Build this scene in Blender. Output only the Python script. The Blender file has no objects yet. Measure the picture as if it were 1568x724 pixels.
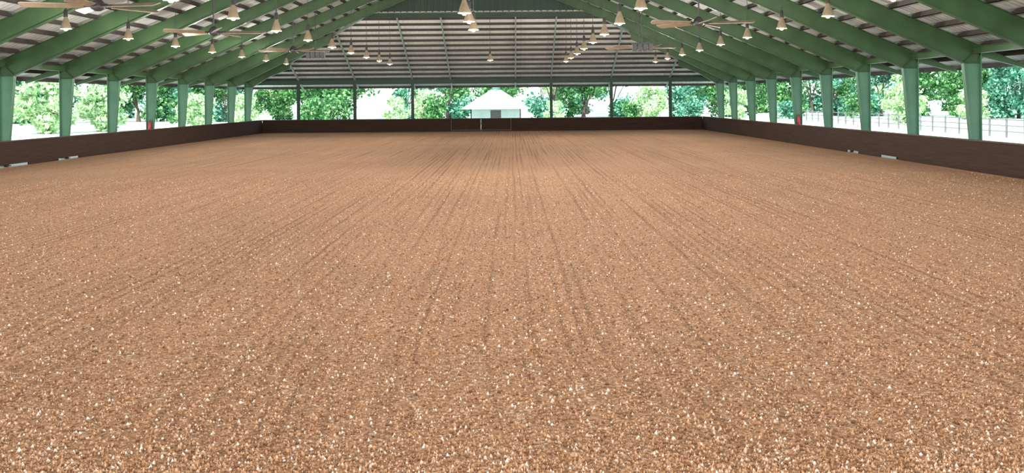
import bpy, math, random
import numpy as np
from mathutils import Vector, Matrix
random.seed(7); rng=np.random.default_rng(7)
scene=bpy.context.scene
scene.view_settings.view_transform='Standard'
scene.view_settings.exposure=0.0

# ------------------------------------------------------------ materials
def new_mat(name):
    m=bpy.data.materials.new(name); m.use_nodes=True
    nt=m.node_tree; nt.nodes.clear()
    out=nt.nodes.new('ShaderNodeOutputMaterial')
    b=nt.nodes.new('ShaderNodeBsdfPrincipled')
    nt.links.new(b.outputs[0],out.inputs[0])
    return m,nt,b
def N(nt,t,**kw):
    n=nt.nodes.new(t)
    for k,v in kw.items(): setattr(n,k,v)
    return n
def ramp(nt,stops,interp='LINEAR'):
    r=nt.nodes.new('ShaderNodeValToRGB'); r.color_ramp.interpolation=interp
    e=r.color_ramp.elements
    while len(e)<len(stops): e.new(0.5)
    for i,(p,c) in enumerate(stops):
        e[i].position=p; e[i].color=(*c,1) if len(c)==3 else c
    return r
def noisy(name,c1,c2,scale=3,rough=0.6,metal=0,stretch=(1,1,1),bump=0.0,bscale=None,spec=0.5):
    m,nt,b=new_mat(name)
    tc=N(nt,'ShaderNodeTexCoord'); mp=N(nt,'ShaderNodeMapping'); mp.inputs['Scale'].default_value=stretch
    no=N(nt,'ShaderNodeTexNoise'); no.inputs['Scale'].default_value=scale; no.inputs['Detail'].default_value=5
    r=ramp(nt,[(0.3,c1),(0.7,c2)])
    nt.links.new(tc.outputs['Object'],mp.inputs[0]); nt.links.new(mp.outputs[0],no.inputs['Vector'])
    nt.links.new(no.outputs['Fac'],r.inputs[0]); nt.links.new(r.outputs[0],b.inputs['Base Color'])
    b.inputs['Roughness'].default_value=rough; b.inputs['Metallic'].default_value=metal
    b.inputs['Specular IOR Level'].default_value=spec
    if bump>0:
        bp=N(nt,'ShaderNodeBump'); bp.inputs['Strength'].default_value=bump; bp.inputs['Distance'].default_value=0.02
        nt.links.new(no.outputs['Fac'],bp.inputs['Height']); nt.links.new(bp.outputs[0],b.inputs['Normal'])
    return m
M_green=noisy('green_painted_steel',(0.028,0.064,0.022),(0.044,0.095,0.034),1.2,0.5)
M_colgreen=noisy('column_green_sidelit',(0.055,0.15,0.085),(0.085,0.20,0.12),1.2,0.45)  # same steel as rafters; outside light on columns painted in as lighter teal
M_greend=noisy('dark_green_steel',(0.014,0.036,0.019),(0.02,0.048,0.027),1.5,0.6)
M_pipe=noisy('grey_green_pipe',(0.2,0.27,0.22),(0.3,0.36,0.31),2,0.5)
M_purlin=noisy('purlin_steel',(0.016,0.012,0.009),(0.035,0.026,0.02),2,0.6)
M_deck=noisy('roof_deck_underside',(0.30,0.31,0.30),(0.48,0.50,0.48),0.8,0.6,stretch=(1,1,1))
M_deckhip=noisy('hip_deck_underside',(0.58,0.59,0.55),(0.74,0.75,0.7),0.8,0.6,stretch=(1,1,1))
M_wood=noisy('kick_board_wood',(0.022,0.010,0.006),(0.045,0.022,0.013),2.5,0.8,stretch=(0.4,0.4,9),bump=0.3,spec=0.2)
M_woodcap=noisy('cap_wood',(0.045,0.026,0.018),(0.075,0.045,0.03),3,0.7,stretch=(0.3,0.3,4))
M_brass=noisy('brass_reflector',(0.30,0.23,0.15),(0.42,0.33,0.22),6,0.4,0.3)
M_dark=noisy('dark_metal',(0.03,0.03,0.03),(0.05,0.05,0.05),5,0.5)
M_blade=noisy('fan_blade_wood',(0.22,0.17,0.12),(0.32,0.25,0.18),4,0.6)
M_red=noisy('red_enamel',(0.45,0.01,0.03),(0.55,0.02,0.05),4,0.4)
M_bark=noisy('bark',(0.06,0.045,0.035),(0.12,0.09,0.07),3,0.9,stretch=(3,3,0.5),bump=0.5)
M_shedroof=noisy('pale_mint_metal_roof',(0.22,0.36,0.33),(0.26,0.41,0.38),2,0.5)
M_shedwall=noisy('pale_siding',(0.26,0.34,0.33),(0.32,0.40,0.39),2,0.6)
M_fence=noisy('fence_rail',(0.12,0.13,0.13),(0.18,0.19,0.19),3,0.7)
def emis(name,col,s):
    m,nt,b=new_mat(name); b.inputs['Base Color'].default_value=(*col,1)
    b.inputs['Emission Color'].default_value=(*col,1); b.inputs['Emission Strength'].default_value=s
    return m
M_bulb=emis('lit_bulb',(1.0,0.88,0.68),4)

def leaf_mat(name,c0,c1,c2,trans=0.35):
    m,nt,b=new_mat(name)
    g=N(nt,'ShaderNodeNewGeometry'); 
    r=ramp(nt,[(0.0,c0),(0.55,c1),(1.0,c2)])
    nt.links.new(g.outputs['Random Per Island'],r.inputs[0])
    nt.links.new(r.outputs[0],b.inputs['Base Color']); b.inputs['Roughness'].default_value=0.6
    tr=N(nt,'ShaderNodeBsdfTranslucent'); nt.links.new(r.outputs[0],tr.inputs[0])
    mx=N(nt,'ShaderNodeMixShader'); mx.inputs[0].default_value=trans
    out=[n for n in nt.nodes if n.type=='OUTPUT_MATERIAL'][0]
    nt.links.new(b.outputs[0],mx.inputs[1]); nt.links.new(tr.outputs[0],mx.inputs[2]); nt.links.new(mx.outputs[0],out.inputs[0])
    return m
M_leaf=leaf_mat('leaves_green',(0.014,0.075,0.022),(0.065,0.27,0.07),(0.38,0.64,0.28))
M_leaf2=leaf_mat('leaves_teal',(0.014,0.085,0.055),(0.06,0.29,0.17),(0.42,0.78,0.58))
M_leafp=leaf_mat('leaves_pale',(0.17,0.38,0.14),(0.55,0.74,0.40),(0.92,0.95,0.8))

# deck: corrugation bump
def add_corr(m,axis):
    nt=m.node_tree; b=[n for n in nt.nodes if n.type=='BSDF_PRINCIPLED'][0]
    tc=N(nt,'ShaderNodeTexCoord'); w=N(nt,'ShaderNodeTexWave'); w.bands_direction=axis; w.inputs['Scale'].default_value=1.0
    bp=N(nt,'ShaderNodeBump'); bp.inputs['Distance'].default_value=0.03; bp.inputs['Strength'].default_value=0.8
    nt.links.new(tc.outputs['Object'],w.inputs[0]); nt.links.new(w.outputs['Fac'],bp.inputs['Height']); nt.links.new(bp.outputs[0],b.inputs['Normal'])
add_corr(M_deck,'Y'); add_corr(M_deckhip,'X')

# footing
def footing_mat():
    m,nt,b=new_mat('arena_footing')
    L=nt.links.new
    tc=N(nt,'ShaderNodeTexCoord')
    mpw=N(nt,'ShaderNodeMapping'); mpw.inputs['Scale'].default_value=(0.05,0.04,1)
    nw=N(nt,'ShaderNodeTexNoise'); nw.inputs['Scale'].default_value=1; nw.inputs['Detail'].default_value=1
    L(tc.outputs['Object'],mpw.inputs[0]); L(mpw.outputs[0],nw.inputs['Vector'])
    sep=N(nt,'ShaderNodeSeparateXYZ'); L(tc.outputs['Object'],sep.inputs[0])
    ma=N(nt,'ShaderNodeMath',operation='MULTIPLY_ADD'); ma.inputs[1].default_value=0.10
    L(nw.outputs['Fac'],ma.inputs[0]); L(sep.outputs['X'],ma.inputs[2])
    mr=N(nt,'ShaderNodeMapRange',interpolation_type='SMOOTHSTEP'); mr.inputs['From Min'].default_value=5.5; mr.inputs['From Max'].default_value=10.0
    mr.inputs['To Min'].default_value=-0.30; mr.inputs['To Max'].default_value=0
    L(sep.outputs['Y'],mr.inputs['Value'])
    mb2=N(nt,'ShaderNodeMath',operation='ADD'); L(ma.outputs[0],mb2.inputs[0]); L(mr.outputs[0],mb2.inputs[1])
    comb=N(nt,'ShaderNodeCombineXYZ'); L(mb2.outputs[0],comb.inputs['X'])
    ys=N(nt,'ShaderNodeMath',operation='MULTIPLY'); ys.inputs[1].default_value=0.006
    L(sep.outputs['Y'],ys.inputs[0]); L(ys.outputs[0],comb.inputs['Y'])
    f1=N(nt,'ShaderNodeTexNoise'); f1.inputs['Scale'].default_value=10; f1.inputs['Detail'].default_value=3; f1.inputs['Roughness'].default_value=0.65
    L(comb.outputs[0],f1.inputs['Vector'])
    f2=N(nt,'ShaderNodeTexNoise'); f2.inputs['Scale'].default_value=1.3; f2.inputs['Detail'].default_value=2
    L(comb.outputs[0],f2.inputs['Vector'])
    # evenly spaced tine ridges
    sm=N(nt,'ShaderNodeMath',operation='MULTIPLY'); sm.inputs[1].default_value=2*math.pi/0.17; L(mb2.outputs[0],sm.inputs[0])
    sj=N(nt,'ShaderNodeMath',operation='MULTIPLY_ADD'); sj.inputs[1].default_value=5.0; L(f2.outputs['Fac'],sj.inputs[0]); L(sm.outputs[0],sj.inputs[2])
    si=N(nt,'ShaderNodeMath',operation='SINE'); L(sj.outputs[0],si.inputs[0])
    mpa=N(nt,'ShaderNodeMapping'); mpa.inputs['Scale'].default_value=(0.6,0.10,1); L(tc.outputs['Object'],mpa.inputs[0])
    na=N(nt,'ShaderNodeTexNoise'); na.inputs['Scale'].default_value=1; na.inputs['Detail'].default_value=3; L(mpa.outputs[0],na.inputs['Vector'])
    am=N(nt,'ShaderNodeMapRange'); am.inputs['From Min'].default_value=0.36; am.inputs['From Max'].default_value=0.6; L(na.outputs['Fac'],am.inputs['Value'])
    sa=N(nt,'ShaderNodeMath',operation='MULTIPLY'); L(si.outputs[0],sa.inputs[0]); L(am.outputs[0],sa.inputs[1])
    n1=N(nt,'ShaderNodeTexNoise'); n1.inputs['Scale'].default_value=17; n1.inputs['Detail'].default_value=6; n1.inputs['Roughness'].default_value=0.75
    L(tc.outputs['Object'],n1.inputs['Vector'])
    v1=N(nt,'ShaderNodeTexVoronoi'); v1.inputs['Scale'].default_value=24; L(tc.outputs['Object'],v1.inputs['Vector'])
    v2=N(nt,'ShaderNodeTexVoronoi'); v2.inputs['Scale'].default_value=40; L(tc.outputs['Object'],v2.inputs['Vector'])
    n2=N(nt,'ShaderNodeTexNoise'); n2.inputs['Scale'].default_value=0.25; n2.inputs['Detail'].default_value=4
    L(tc.outputs['Object'],n2.inputs['Vector'])
    base=ramp(nt,[(0.34,(0.15,0.068,0.034)),(0.46,(0.36,0.188,0.10)),(0.58,(0.54,0.31,0.178)),(0.74,(0.84,0.60,0.44))])
    L(n1.outputs['Fac'],base.inputs[0])
    sc=N(nt,'ShaderNodeSeparateColor'); L(v2.outputs['Color'],sc.inputs[0])
    cell=ramp(nt,[(0.0,(0.16,0.075,0.038)),(0.3,(0.37,0.2,0.108)),(0.82,(0.55,0.32,0.185)),(0.93,(0.74,0.54,0.40)),(0.985,(0.9,0.83,0.75))])
    L(sc.outputs[0],cell.inputs[0])
    mx=N(nt,'ShaderNodeMix',data_type='RGBA'); mx.inputs[0].default_value=0.42
    L(base.outputs[0],mx.inputs[6]); L(cell.outputs[0],mx.inputs[7])
    pr=ramp(nt,[(0.3,(0.92,0.92,0.90)),(0.7,(1.06,1.05,1.04))]); L(n2.outputs['Fac'],pr.inputs[0])
    m2=N(nt,'ShaderNodeMix',data_type='RGBA',blend_type='MULTIPLY'); m2.inputs[0].default_value=1
    L(mx.outputs[2],m2.inputs[6]); L(pr.outputs[0],m2.inputs[7])
    # tint gets darker towards the bottom of the tine grooves
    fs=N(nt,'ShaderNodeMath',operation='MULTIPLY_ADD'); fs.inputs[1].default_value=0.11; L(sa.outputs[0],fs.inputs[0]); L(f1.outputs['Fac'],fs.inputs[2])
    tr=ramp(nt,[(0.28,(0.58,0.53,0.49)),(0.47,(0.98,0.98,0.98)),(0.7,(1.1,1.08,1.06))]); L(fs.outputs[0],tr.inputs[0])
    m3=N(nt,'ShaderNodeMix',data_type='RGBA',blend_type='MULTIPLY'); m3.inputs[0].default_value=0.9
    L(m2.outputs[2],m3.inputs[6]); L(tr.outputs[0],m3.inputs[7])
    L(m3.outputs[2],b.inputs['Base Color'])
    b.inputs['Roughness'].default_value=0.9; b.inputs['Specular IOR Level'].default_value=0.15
    bp1=N(nt,'ShaderNodeBump'); bp1.inputs['Strength'].default_value=1; bp1.inputs['Distance'].default_value=0.09
    fa=N(nt,'ShaderNodeMath',operation='MULTIPLY_ADD'); fa.inputs[1].default_value=0.7; L(f1.outputs['Fac'],fa.inputs[0]); L(f2.outputs['Fac'],fa.inputs[2])
    fb=N(nt,'ShaderNodeMath',operation='MULTIPLY_ADD'); fb.inputs[1].default_value=0.16; L(sa.outputs[0],fb.inputs[0]); L(fa.outputs[0],fb.inputs[2])
    L(fb.outputs[0],bp1.inputs['Height'])
    bp2=N(nt,'ShaderNodeBump'); bp2.inputs['Strength'].default_value=1.0; bp2.inputs['Distance'].default_value=0.045
    L(n1.outputs['Fac'],bp2.inputs['Height']); L(bp1.outputs[0],bp2.inputs['Normal'])
    bp3=N(nt,'ShaderNodeBump',invert=True); bp3.inputs['Strength'].default_value=0.8; bp3.inputs['Distance'].default_value=0.03
    L(v1.outputs['Distance'],bp3.inputs['Height']); L(bp2.outputs[0],bp3.inputs['Normal'])
    L(bp3.outputs[0],b.inputs['Normal'])
    return m
M_foot=footing_mat()
def chip_mat():
    m,nt,b=new_mat('footing_chip_mix')
    g=N(nt,'ShaderNodeNewGeometry')
    r=ramp(nt,[(0.0,(0.18,0.085,0.043)),(0.3,(0.38,0.205,0.11)),(0.82,(0.56,0.33,0.19)),(0.94,(0.76,0.56,0.42)),(1.0,(0.9,0.83,0.75))])
    nt.links.new(g.outputs['Random Per Island'],r.inputs[0]); nt.links.new(r.outputs[0],b.inputs['Base Color'])
    b.inputs['Roughness'].default_value=0.95; b.inputs['Specular IOR Level'].default_value=0.1
    return m
M_chip=chip_mat()
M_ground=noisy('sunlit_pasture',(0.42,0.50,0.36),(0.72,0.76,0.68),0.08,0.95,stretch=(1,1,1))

# ------------------------------------------------------------ mesh helpers
class MB:
    def __init__(s): s.v=[]; s.f=[]; s.m=[]; s.smooth=[]
    def add(s,vs,fs,mi=0,sm=False):
        o=len(s.v); s.v+= [tuple(p) for p in vs]
        for f in fs: s.f.append(tuple(i+o for i in f)); s.m.append(mi); s.smooth.append(sm)
    def hexa(s,a,b,mi=0):
        s.add(list(a)+list(b),[(0,1,2,3),(7,6,5,4),(0,4,5,1),(1,5,6,2),(2,6,7,3),(3,7,4,0)],mi)
    def box(s,c0,c1,mi=0):
        x0,y0,z0=c0; x1,y1,z1=c1
        s.hexa([(x0,y0,z0),(x1,y0,z0),(x1,y1,z0),(x0,y1,z0)],[(x0,y0,z1),(x1,y0,z1),(x1,y1,z1),(x0,y1,z1)],mi)
    def bar(s,p,q,w,h,mi=0):
        p=Vector(p);q=Vector(q); d=(q-p).normalized()
        up=Vector((0,0,1)) if abs(d.z)<0.95 else Vector((0,1,0))
        r=d.cross(up).normalized(); u=r.cross(d)
        A=[p+r*a*w/2+u*b*h/2 for a,b in((-1,-1),(1,-1),(1,1),(-1,1))]
        B=[x+(q-p) for x in A]
        s.hexa(A,B,mi)
    def cyl(s,p,q,r0,r1,n=10,mi=0,sm=True):
        p=Vector(p);q=Vector(q); d=(q-p).normalized()
        up=Vector((0,0,1)) if abs(d.z)<0.95 else Vector((0,1,0))
        r=d.cross(up).normalized(); u=r.cross(d)
        vs=[]
        for c,rr in((p,r0),(q,r1)):
            for i in range(n):
                a=2*math.pi*i/n; vs.append(c+r*math.cos(a)*rr+u*math.sin(a)*rr)
        s.add(vs,[(i,(i+1)%n,n+(i+1)%n,n+i) for i in range(n)],mi,sm)
        s.add(vs,[tuple(range(n-1,-1,-1)),tuple(range(n,2*n))],mi)
    def lathe(s,prof,c=(0,0,0),n=20,mi=0):
        vs=[]
        for r,z in prof:
            for i in range(n):
                a=2*math.pi*i/n; vs.append((c[0]+r*math.cos(a),c[1]+r*math.sin(a),c[2]+z))
        fs=[]
        for k in range(len(prof)-1):
            for i in range(n):
                fs.append((k*n+i,k*n+(i+1)%n,(k+1)*n+(i+1)%n,(k+1)*n+i))
        s.add(vs,fs,mi,True)
    def mesh(s,name,mats):
        me=bpy.data.meshes.new(name); me.from_pydata(s.v,[],s.f)
        for m in mats: me.materials.append(m)
        me.polygons.foreach_set('material_index',s.m); me.polygons.foreach_set('use_smooth',s.smooth)
        me.update(); return me
    def obj(s,name,mats,loc=(0,0,0)):
        return put(name,s.mesh(name,mats),loc)
def put(name,me,loc=(0,0,0),rot=0,scale=1,parent=None):
    o=bpy.data.objects.new(name,me); scene.collection.objects.link(o)
    o.location=loc; o.rotation_euler=(0,0,rot)
    o.scale=(scale,)*3 if not isinstance(scale,tuple) else scale
    if parent: o.parent=parent
    return o

# ------------------------------------------------------------ building dimensions (metres)
XL,XR=-20.4,16.1; YF=74.5; YN=-6.0; OH=2.0
XC=(XL+XR)/2; S=0.42; HE=4.55
EXL,EXR,EYF=XL-OH,XR+OH,YF+OH
def roof(x): return HE+S*((x-XL) if x<XC else (XR-x))
RUN=10.0; YG=YF-RUN; XGL=XL+RUN; XGR=XR-RUN; HG=HE+S*RUN; HR=roof(XC)
HEE=HE-S*OH

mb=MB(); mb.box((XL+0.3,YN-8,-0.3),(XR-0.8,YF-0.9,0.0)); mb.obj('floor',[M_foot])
mb=MB(); mb.box((-500,-200,-0.5),(500,900,-0.02)); mb.obj('ground',[M_ground])

def chips():
    n=150000
    y=6+ 24*rng.random(n)**1.8
    x=(rng.random(n)*2-1)*np.minimum(15,y*0.62+0.8)
    x=np.clip(x,-17,15)
    s=0.006+0.014*rng.random(n)**2
    base=np.array([[1,0,-.4],[-.5,.86,-.4],[-.5,-.86,-.4],[0,0,.9]])
    V=base[None]*s[:,None,None]*(0.6+0.9*rng.random((n,4,3)))
    a=rng.random(n)*6.283; ca,sa=np.cos(a),np.sin(a)
    X=V[:,:,0]*ca[:,None]-V[:,:,1]*sa[:,None]; Y=V[:,:,0]*sa[:,None]+V[:,:,1]*ca[:,None]
    P=np.stack([X+x[:,None],Y+y[:,None],V[:,:,2]+(s*0.35)[:,None]],-1).reshape(-1,3)
    F=np.array([[0,1,3],[1,2,3],[2,0,3],[0,2,1]])
    Fi=(F[None]+4*np.arange(n)[:,None,None]).reshape(-1)
    me=bpy.data.meshes.new('footing_chips'); me.vertices.add(len(P)); me.vertices.foreach_set('co',P.ravel().astype(np.float32))
    nf=n*4; me.loops.add(nf*3); me.loops.foreach_set('vertex_index',Fi.astype(np.int32))
    me.polygons.add(nf); me.polygons.foreach_set('loop_start',np.arange(0,nf*3,3,dtype=np.int32))
    me.materials.append(M_chip); me.update(calc_edges=True); me.validate()
    put('footing_chips',me)
chips()

def deck(poly,t=0.04):
    n=len(poly); vs=[p for p in poly]+[(p[0],p[1],p[2]+t) for p in poly]
    return vs,[tuple(range(n)),tuple(range(2*n-1,n-1,-1))]+[(i,n+i,n+(i+1)%n,(i+1)%n) for i in range(n)]
mb=MB()
mb.add(*deck([(EXL,YN,HEE),(EXL,EYF,HEE),(XGL,YG,HG),(XC,YG,HR),(XC,YN,HR)]))
mb.add(*deck([(EXR,YN,HEE),(XC,YN,HR),(XC,YG,HR),(XGR,YG,HG),(EXR,EYF,HEE)]))
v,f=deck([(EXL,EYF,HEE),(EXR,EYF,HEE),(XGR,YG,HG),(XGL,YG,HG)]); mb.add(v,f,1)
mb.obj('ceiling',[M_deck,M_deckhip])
mb=MB()
mb.hexa([(XGL,YG+.02,HG),(XGR,YG+.02,HG),(XC+.01,YG+.02,HR),(XC-.01,YG+.02,HR)],[(XGL,YG+.08,HG),(XGR,YG+.08,HG),(XC+.01,YG+.08,HR),(XC-.01,YG+.08,HR)])
x=XGL+0.3
while x<XGR:
    mb.box((x,YG-0.04,HG),(x+0.1,YG+0.02,max(HG+.02,roof(x)-.05))); x+=0.45
mb.obj('wall_gablet',[M_greend])

mb=MB()
def yend(x):
    d=(x-EXL) if x<XC else (EXR-x)
    return EYF-min(d,RUN+OH)
d=0.05; step=0.80
while d<XC-EXL-0.2:
    for x in (EXL+d,EXR-d):
        z=roof(x); ye=yend(x)-0.1
        mb.box((x-.035,YN+.05,z-.185),(x+.035,ye,z-.01)); mb.box((x-.035,YN+.05,z-.185),(x+.075,ye,z-.175))
    if d<RUN+OH-0.1:
        y=EYF-d; z=HEE+S*d
        mb.box((EXL+d,y-.04,z-.185),(EXR-d,y+.04,z-.01))
    d+=step
mb.obj('roof_purlins',[M_purlin])
mb=MB()
mb.box((EXL-.12,YN,HEE-.14),(EXL,EYF+.12,HEE+.08)); mb.box((EXR,YN,HEE-.14),(EXR+.12,EYF+.12,HEE+.08))
mb.box((EXL,EYF,HEE-.14),(EXR,EYF+.12,HEE+.08))
mb.obj('trim_eave_gutter',[M_pipe])

def frame_half(mb,y,side,xend,both=True):
    T=lambda u: HE+S*u-0.19
    Xf=(lambda u: XL+u) if side<0 else (lambda u: XR-u)
    ue=xend
    outer=[(-0.30,0),(-0.30,T(-0.30)),(ue*0.5,T(ue*0.5)),(ue,T(ue))]
    dk=0.84; kx=0.30
    inner=[(-0.02,0),(kx,T(kx)-dk),(ue*0.5,T(ue*0.5)-0.60),(ue,T(ue)-0.64)]
    P=lambda p,yy:(Xf(p[0]),yy,p[1])
    def web(a,b,c,dd,mi=0): mb.hexa([P(q,y-.012) for q in (a,b,c,dd)],[P(q,y+.012) for q in(a,b,c,dd)],mi)
    web(outer[0],inner[0],inner[1],(-0.30,inner[1][1]),1)
    web((-0.30,inner[1][1]),inner[1],inner[1],outer[1],0)
    web(outer[1],inner[1],inner[2],outer[2]); web(outer[2],inner[2],inner[3],outer[3])
    def fl(a,b,w=.10,t=.03,mi=0):
        dx,dz=b[0]-a[0],b[1]-a[1]; l=math.hypot(dx,dz); nx,nz=-dz/l*t,dx/l*t
        q=[a,b,(b[0]+nx,b[1]+nz),(a[0]+nx,a[1]+nz)]
        mb.hexa([P(k,y-w) for k in q],[P(k,y+w) for k in q],mi)
    for i in range(3): fl(outer[i],outer[i+1],mi=1 if i==0 else 0); fl(inner[i],inner[i+1],mi=1 if i==0 else 0)
    fl(inner[1],(-0.30,inner[1][1]),.09,.02)
    fl(inner[1],outer[1],.08,.02)
    mb.box((Xf(-.34) if side<0 else Xf(.04),y-.14,0),(Xf(.04) if side<0 else Xf(-.34),y+.14,.03))
    a=(-0.30,T(-0.30)); b=(-OH+.1,T(-OH+.1))
    q=[a,b,(b[0],b[1]-.12),(a[0],a[1]-.35)]
    mb.hexa([P(k,y-.06) for k in q],[P(k,y+.06) for k in q])
half=(XR-XL)/2
for k in range(-7,6):
    y=37.0+4.95*k
    mb=MB(); frame_half(mb,y,-1,half); frame_half(mb,y,1,half)
    mb.obj('steel_portal_frame',[M_green,M_colgreen])
for y in (66.7,70.9):
    mb=MB(); L=YF-y-0.4
    frame_half(mb,y,-1,L); frame_half(mb,y,1,L)
    mb.obj('steel_jack_frame',[M_green,M_colgreen])
mb=MB()
z0=lambda u: HE+S*u-.28
for xs,sg in((XL,1),(XR,-1)):
    mb.bar((xs-sg*1.9,YF+1.9,z0(-1.9)),(xs+sg*RUN,YF-RUN,z0(RUN)),.14,.2)
for x in (-17.4,-12.8,-8.1,-5.0,0.3,3.2,8.1,12.9):
    L=min(RUN,x-XL,XR-x)
    mb.bar((x,EYF-.1,z0(-OH+.1)),(x,YF-L,z0(L)),.10,.16)
mb.obj('hip_rafters',[M_pipe])
mb=MB()
mb.bar((XGL,YG-.1,HG-.25),(XGR,YG-.1,HG-.25),.16,.3)
mb.box((XL,YF-.1,3.9),(XR,YF+.1,4.22))
mb.obj('header_beams',[M_greend])
for x in (-17.4,-12.8,-8.1,3.2,8.1,12.9):
    mb=MB()
    mb.box((x-.015,YF-.13,0),(x+.015,YF+.13,3.9)); mb.box((x-.11,YF-.15,0),(x+.11,YF-.12,3.9)); mb.box((x-.11,YF+.12,0),(x+.11,YF+.15,3.9))
    mb.box((x-.17,YF-.2,0),(x+.17,YF+.2,.03))
    mb.obj('steel_column',[M_greend])
mb=MB()
for x in (XL-.1,XR+.1):
    mb.box((x-.09,YN+.3,3.98),(x+.09,YF-.2,4.0)); mb.box((x-.09,YN+.3,4.2),(x+.09,YF-.2,4.22)); mb.box((x-.012,YN+.3,4.0),(x+.012,YF-.2,4.2))
mb.obj('eave_strut_beam',[M_green])

KW=1.0
def kick_side(name,x,sg,gaps):
    mb=MB(); n=5; lean=.10
    y0,y1=YN,YF-1.0
    for i in range(n):
        za=.1+ (KW-.1)*i/n; zb=.1+(KW-.1)*(i+1)/n
        xa=x+sg*lean*za+sg*.004*(i%2); xb=x+sg*lean*zb+sg*.004*(i%2)
        mb.hexa([(xa,y0,za),(xa+sg*.05,y0,za),(xb+sg*.05,y0,zb),(xb,y0,zb)],[(xa,y1,za),(xa+sg*.05,y1,za),(xb+sg*.05,y1,zb),(xb,y1,zb)])
    seg=[y0]
    for g0,g1 in gaps: seg+= [g0,g1]
    seg.append(y1)
    for i in range(0,len(seg),2):
        a,b=(x,x+sg*.05); mb.box((min(a,b),seg[i],-.02),(max(a,b),seg[i+1],.1))
    xc=x+sg*lean; a,b=sorted((xc-sg*.03,xc+sg*.16))
    mb.box((a,y0,KW),(b,y1,KW+.04),1)
    y=y0+.2
    while y<y1:
        a,b=sorted((x+sg*.06,x+sg*.18)); mb.hexa([(a,y,0),(b,y,0),(b+sg*lean*.8,y,KW),(a+sg*lean*.8,y,KW)],[(a,y+.1,0),(b,y+.1,0),(b+sg*lean*.8,y+.1,KW),(a+sg*lean*.8,y+.1,KW)])
        y+=2.475
    mb.obj(name,[M_wood,M_woodcap])
kick_side('wall_left',-20.0,-1,[(35.4,37.8),(40.3,42.2)])
kick_side('wall_right',15.2,1,[(36.0,37.8),(40.2,41.6)])
mb=MB(); yk=YF-1.0
for i in range(5):
    za=.0+KW*i/5; zb=KW*(i+1)/5
    for xa,xb in ((-20.1,-4.9),(-4.88,-2.52),(-2.5,-.1),(-.08,15.3)):
        o=.004*(i%2)
        mb.hexa([(xa,yk+o+.1*za,za),(xb,yk+o+.1*za,za),(xb,yk+.05+.1*za,za),(xa,yk+.05+.1*za,za)],[(xa,yk+o+.1*zb,zb),(xb,yk+o+.1*zb,zb),(xb,yk+.05+.1*zb,zb),(xa,yk+.05+.1*zb,zb)])
mb.box((-20.1,yk+.07,KW),(15.3,yk+.26,KW+.04),1)
x=-19.8
while x<15.2:
    mb.box((x,yk+.16,0),(x+.1,yk+.26,KW)); x+=2.45
for x in (-4.9,-2.55,-.1):
    mb.box((x-.04,yk-.03,.02),(x+.04,yk+.02,KW-.02),1)
mb.box((-4.85,yk-.02,.06),(-.1,yk+.01,.13),1)
mb.obj('wall_far',[M_wood,M_woodcap])

# lamps
HL=5.0
def lamp_mesh(rod):
    mb=MB()
    mb.cyl((0,0,.62),(0,0,.62+rod),.012,.012,8,1)
    mb.lathe([(0,.66),(.04,.66),(.062,.62),(.066,.44),(.085,.40),(.0,.40)],n=16,mi=1)
    mb.lathe([(.045,.41),(.06,.37),(.075,.33),(.10,.26),(.14,.15),(.165,.05),(.19,0),(.183,0),(.155,.06),(.12,.17),(.06,.33),(0,.34)],n=20,mi=0)
    mb.lathe([(0,-.06),(.05,-.045),(.085,.02),(.08,.10),(.045,.17),(.03,.28)],n=14,mi=2)
    mb.lathe([(.012,.66),(.03,.70),(.03,.74),(.012,.76)],n=10,mi=1)
    return mb.mesh('hanging_lamp',[M_brass,M_dark,M_bulb])
def seq(y0,dy):
    y=y0-5*dy-(5 if y0>30 else 0); r=[]
    while y<63.5: r.append(y); y+=dy
    return r
rows=[(-14.9,seq(25.6,4.98)),(-8.3,seq(27.3,5.0)),(-1.35,[1,6,11,16,21,26.3,29.2,32.6,57.5]),(3.6,seq(30.4,5.0)),(9.8,seq(28.3,4.85))]
ld=bpy.data.lights.new('lamp_light','POINT'); ld.energy=350; ld.color=(1,0.97,0.92); ld.shadow_soft_size=0.09
for X,yl in rows:
    me=lamp_mesh(roof(X)-.2-HL-.62)
    for y in yl:
        o=put('hanging_lamp',me,(X,y,HL))
        l=bpy.data.objects.new('lamp_light',ld); scene.collection.objects.link(l); l.parent=o; l.location=(0,0,-.18)
def fan_mesh(rod):
    mb=MB()
    mb.cyl((0,0,.2),(0,0,.2+rod),.035,.035,10,1)
    mb.lathe([(0,.26),(.07,.26),(.13,.2),(.2,.12),(.22,0),(.2,-.08),(.1,-.14),(0,-.15)],n=20,mi=1)
    mb.lathe([(.035,rod+.05),(.12,rod+.2),(.0,rod+.2)],n=12,mi=1)
    nb=5
    for i in range(nb):
        a=2*math.pi*i/nb+.2; R=Matrix.Rotation(a,3,'Z')
        def blade(pts,th,mi):
            A=[R@Vector((px,py,pz)) for px,py,pz in pts]; B=[v+Vector((0,0,th)) for v in A]; mb.hexa(A,B,mi)
        blade([(.12,-.05,-.02),(.5,-.05,-.02),(.5,.05,.02),(.12,.05,.02)],.03,1)
        blade([(.4,-.12,-.05),(2.05,-.15,-.07),(2.12,.13,.05),(.4,.11,.04)],.025,0)
        blade([(2.05,-.15,-.07),(2.15,-.08,-.03),(2.18,.08,.03),(2.12,.13,.05)],.025,0)
    return mb.mesh('ceiling_fan',[M_blade,M_dark])
for X,ys in ((-12.8,(5,16,28.3,39.3,53.6)),(7.5,(12,24,36.6,53.6))):
    me=fan_mesh(roof(X)-5.5-.2-.05)
    for i,y in enumerate(ys): put('ceiling_fan',me,(X,y,5.5),rot=.35*i+.1)
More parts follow.
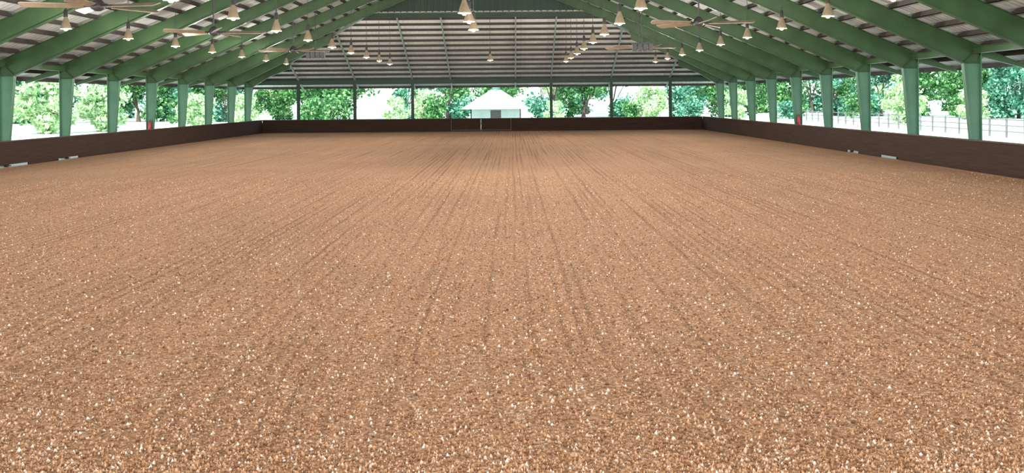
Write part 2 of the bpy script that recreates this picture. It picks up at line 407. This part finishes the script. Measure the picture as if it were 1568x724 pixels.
for X,y in ((-12.0,56.0),(7.3,51.0)):
    mb=MB()
    for dx in(-.45,-.15,.15,.45):
        mb.hexa([(dx-.11,-.12,-.22),(dx+.11,-.12,-.22),(dx+.11,.14,-.18),(dx-.11,.14,-.18)],[(dx-.11,-.16,.2),(dx+.11,-.16,.2),(dx+.11,.14,.2),(dx-.11,.14,.2)])
    mb.box((-.6,-.04,.2),(.6,.04,.27)); mb.cyl((0,0,.27),(0,0,roof(X)-5.35-.2),.03,.03)
    mb.obj('loudspeaker_cluster',[M_dark],(X,y,5.35))
def extinguisher(x,y,z):
    mb=MB()
    mb.lathe([(0,0),(.07,0),(.085,.03),(.085,.38),(.06,.46),(.03,.5),(.03,.54),(0,.54)],n=16)
    mb.box((-.03,-.08,.54),(.03,.07,.58),1); mb.bar((0,-.08,.62),(0,.1,.64),.03,.02,1); mb.cyl((.05,0,.54),(.11,-.02,.3),.012,.012,8,1)
    mb.box((-.1,.065,.15),(.1,.1,.2),1)
    mb.obj('fire_extinguisher',[M_red,M_dark],(x,y,z))
extinguisher(-20.5,51.70,.92); extinguisher(16.2,51.70,.92)

mb=MB()
w,dp=2.6,2.2
mb.box((-w,-dp,0),(-.55,-dp+.1,1.75),1); mb.box((.55,-dp,0),(w,-dp+.1,1.75),1); mb.box((-.55,-dp,1.45),(.55,-dp+.1,1.75),1)
mb.box((-w,dp-.1,0),(w,dp,1.75),1); mb.box((-w,-dp,0),(-w+.1,dp,1.75),1); mb.box((w-.1,-dp,0),(w,dp,1.75),1)
mb.box((-.55,-dp+.12,0),(.55,-dp+.16,1.45),2)
e=[(-3.5,-3,1.65),(3.5,-3,1.65),(3.5,3,1.65),(-3.5,3,1.65)]; t=[(-.5,-.1,3.6),(.5,-.1,3.6),(.5,.1,3.6),(-.5,.1,3.6)]
mb.hexa(e,t,0); mb.box((-3.55,-3.05,1.56),(3.55,3.05,1.66),1)
mb.lathe([(0.35,3.5),(.35,3.75),(.45,3.77),(0,3.95)],n=8,mi=0)
mb.obj('garden_pavilion',[M_shedroof,M_shedwall,M_dark],(-1.7,97,0))
mb=MB()
def fence(p,q,n):
    p=Vector(p);q=Vector(q)
    for i in range(n+1):
        c=p.lerp(q,i/n); mb.box((c.x-.05,c.y-.05,0),(c.x+.05,c.y+.05,1.15))
    for z in (.35,.7,1.05): mb.bar(p+Vector((0,0,z)),q+Vector((0,0,z)),.03,.06)
fence((29,42,0),(31,100,0),28)
mb.obj('paddock_fence',[M_fence])

# trees
def tree_mesh(name,h,r,low,nq,leaf,seed,size=.32,trunk=True):
    g=np.random.default_rng(seed); mb=MB()
    blobs=[]
    nb=20
    for i in range(nb):
        t=g.random()**1.2; z=low+(h-low)*t; rr=r*(0.55+0.45*math.sin(math.pi*min(1,.15+t*.85)))
        a=g.random()*6.283; d=rr*0.8*math.sqrt(g.random())
        blobs.append((d*math.cos(a),d*math.sin(a),z,r*(.24+.2*g.random())))
    if trunk:
        mb.cyl((0,0,-.1),(.1,0,low+1),.05*h**.7+.06,.12,8,1); 
        for b in blobs[:7]: mb.cyl((.1,0,low+.6),(b[0],b[1],b[2]),.09,.03,5,1)
    bl=np.array(blobs); idx=g.integers(0,nb,nq); B=bl[idx]
    dv=g.normal(size=(nq,3)); dv/=np.linalg.norm(dv,axis=1)[:,None]
    rad=B[:,3]*(0.65+0.65*g.random(nq)**1.5); C=B[:,:3]+dv*rad[:,None]*np.array([1,1,.8])
    C[:,2]=np.maximum(C[:,2],.15)
    u=g.normal(size=(nq,3)); u/=np.linalg.norm(u,axis=1)[:,None]
    v=np.cross(u,dv+0.3*g.normal(size=(nq,3))); v/=np.linalg.norm(v,axis=1)[:,None]
    s=(size*(.4+g.random(nq)))[:,None]
    Q=np.stack([C-u*s,C+v*s*.6,C+u*s,C-v*s*.6],1).reshape(-1,3)
    o=len(mb.v); mb.v+= [tuple(p) for p in Q.tolist()]
    for i in range(nq): mb.f.append((o+4*i,o+4*i+1,o+4*i+2,o+4*i+3)); mb.m.append(0); mb.smooth.append(False)
    return mb.mesh(name,[leaf,M_bark])
T=[tree_mesh('tree',8.5+i,3.4+.3*i,.7,4600,[M_leaf,M_leaf2,M_leaf,M_leaf2][i],20+i,.25) for i in range(4)]
B=[tree_mesh('bush',2.8,1.7,.3,1500,M_leaf,40,.17,False),tree_mesh('bush',2.6,1.6,.3,1500,M_leafp,41,.17,False),tree_mesh('bush',2.4,1.7,.3,1500,M_leaf2,42,.17,False)]
TP=tree_mesh('tree',4.6,2.7,.5,3800,M_leafp,50,.2)
TP2=tree_mesh('tree',9,3.6,.8,3600,M_leafp,51,.26)
def tr(me,x,y,s=1): 
    put('tree' if me.name.startswith('tree') else 'bush',me,(x,y,-.02),rot=random.random()*6.28,scale=s)
x=-85
while x<90:
    if not(-7.5<x<2 or 15<x<18.5 or -18<x<-15):
        tr(random.choice(T),x,120+random.uniform(-4,10),random.uniform(.8,1.1))
    x+=random.uniform(3.6,6)
x=-100
while x<110:
    tr(random.choice(T+[TP2]),x,150+random.uniform(-6,6),random.uniform(.9,1.2)) if not(17<x<24 or -24<x<-19) else None
    x+=random.uniform(4.5,8)
x=-60
while x<60:
    if not(-7<x<3): tr(random.choice(B),x,107+random.uniform(-5,3),random.uniform(.8,1.2))
    x+=random.uniform(5,9)
for sx in (-1,1):
    y=56
    while y<125:
        X=(-54 if sx<0 else 49)+random.uniform(-4,4)+ (sx*(y-60)*.25)
        if random.random()<.9: tr(random.choice(T),X,y,random.uniform(.8,1.1))
        if random.random()<.22: tr(random.choice(B),X-sx*7,y+2,random.uniform(.8,1.2))
        y+=random.uniform(3.8,6)
for x,y,s in ((-39,77,1.0),(-36.5,82,.85),(-31,90,.7),(37,86,.8),(15.5,104,.85),(-9.5,104,.75)): tr(TP,x,y,s)

# light
w=bpy.data.worlds.new('World'); scene.world=w; w.use_nodes=True; nt=w.node_tree; nt.nodes.clear()
o=nt.nodes.new('ShaderNodeOutputWorld'); bg=nt.nodes.new('ShaderNodeBackground'); bg.inputs[1].default_value=2.4
tc=nt.nodes.new('ShaderNodeTexCoord'); sp=nt.nodes.new('ShaderNodeSeparateXYZ'); r=ramp(nt,[(0.0,(0.86,0.97,1.0)),(0.35,(0.75,0.9,1.0)),(1.0,(0.45,0.68,1.0))])
nt.links.new(tc.outputs['Generated'],sp.inputs[0]); nt.links.new(sp.outputs['Z'],r.inputs[0]); nt.links.new(r.outputs[0],bg.inputs[0]); nt.links.new(bg.outputs[0],o.inputs[0])
sl=bpy.data.lights.new('sun','SUN'); sl.energy=9; sl.angle=.01; sl.color=(1,.97,.9)
so=bpy.data.objects.new('sun',sl); scene.collection.objects.link(so); so.rotation_euler=(math.radians(36),math.radians(-18),0); so.location=(0,0,40)

cd=bpy.data.cameras.new('camera'); co=bpy.data.objects.new('camera',cd); scene.collection.objects.link(co)
co.location=(0,0,2.5); co.rotation_euler=(math.radians(90),math.radians(.5),0)
cd.sensor_width=36; cd.lens=36*1400/1568; cd.shift_y=-.1335; cd.clip_end=2000
scene.camera=co
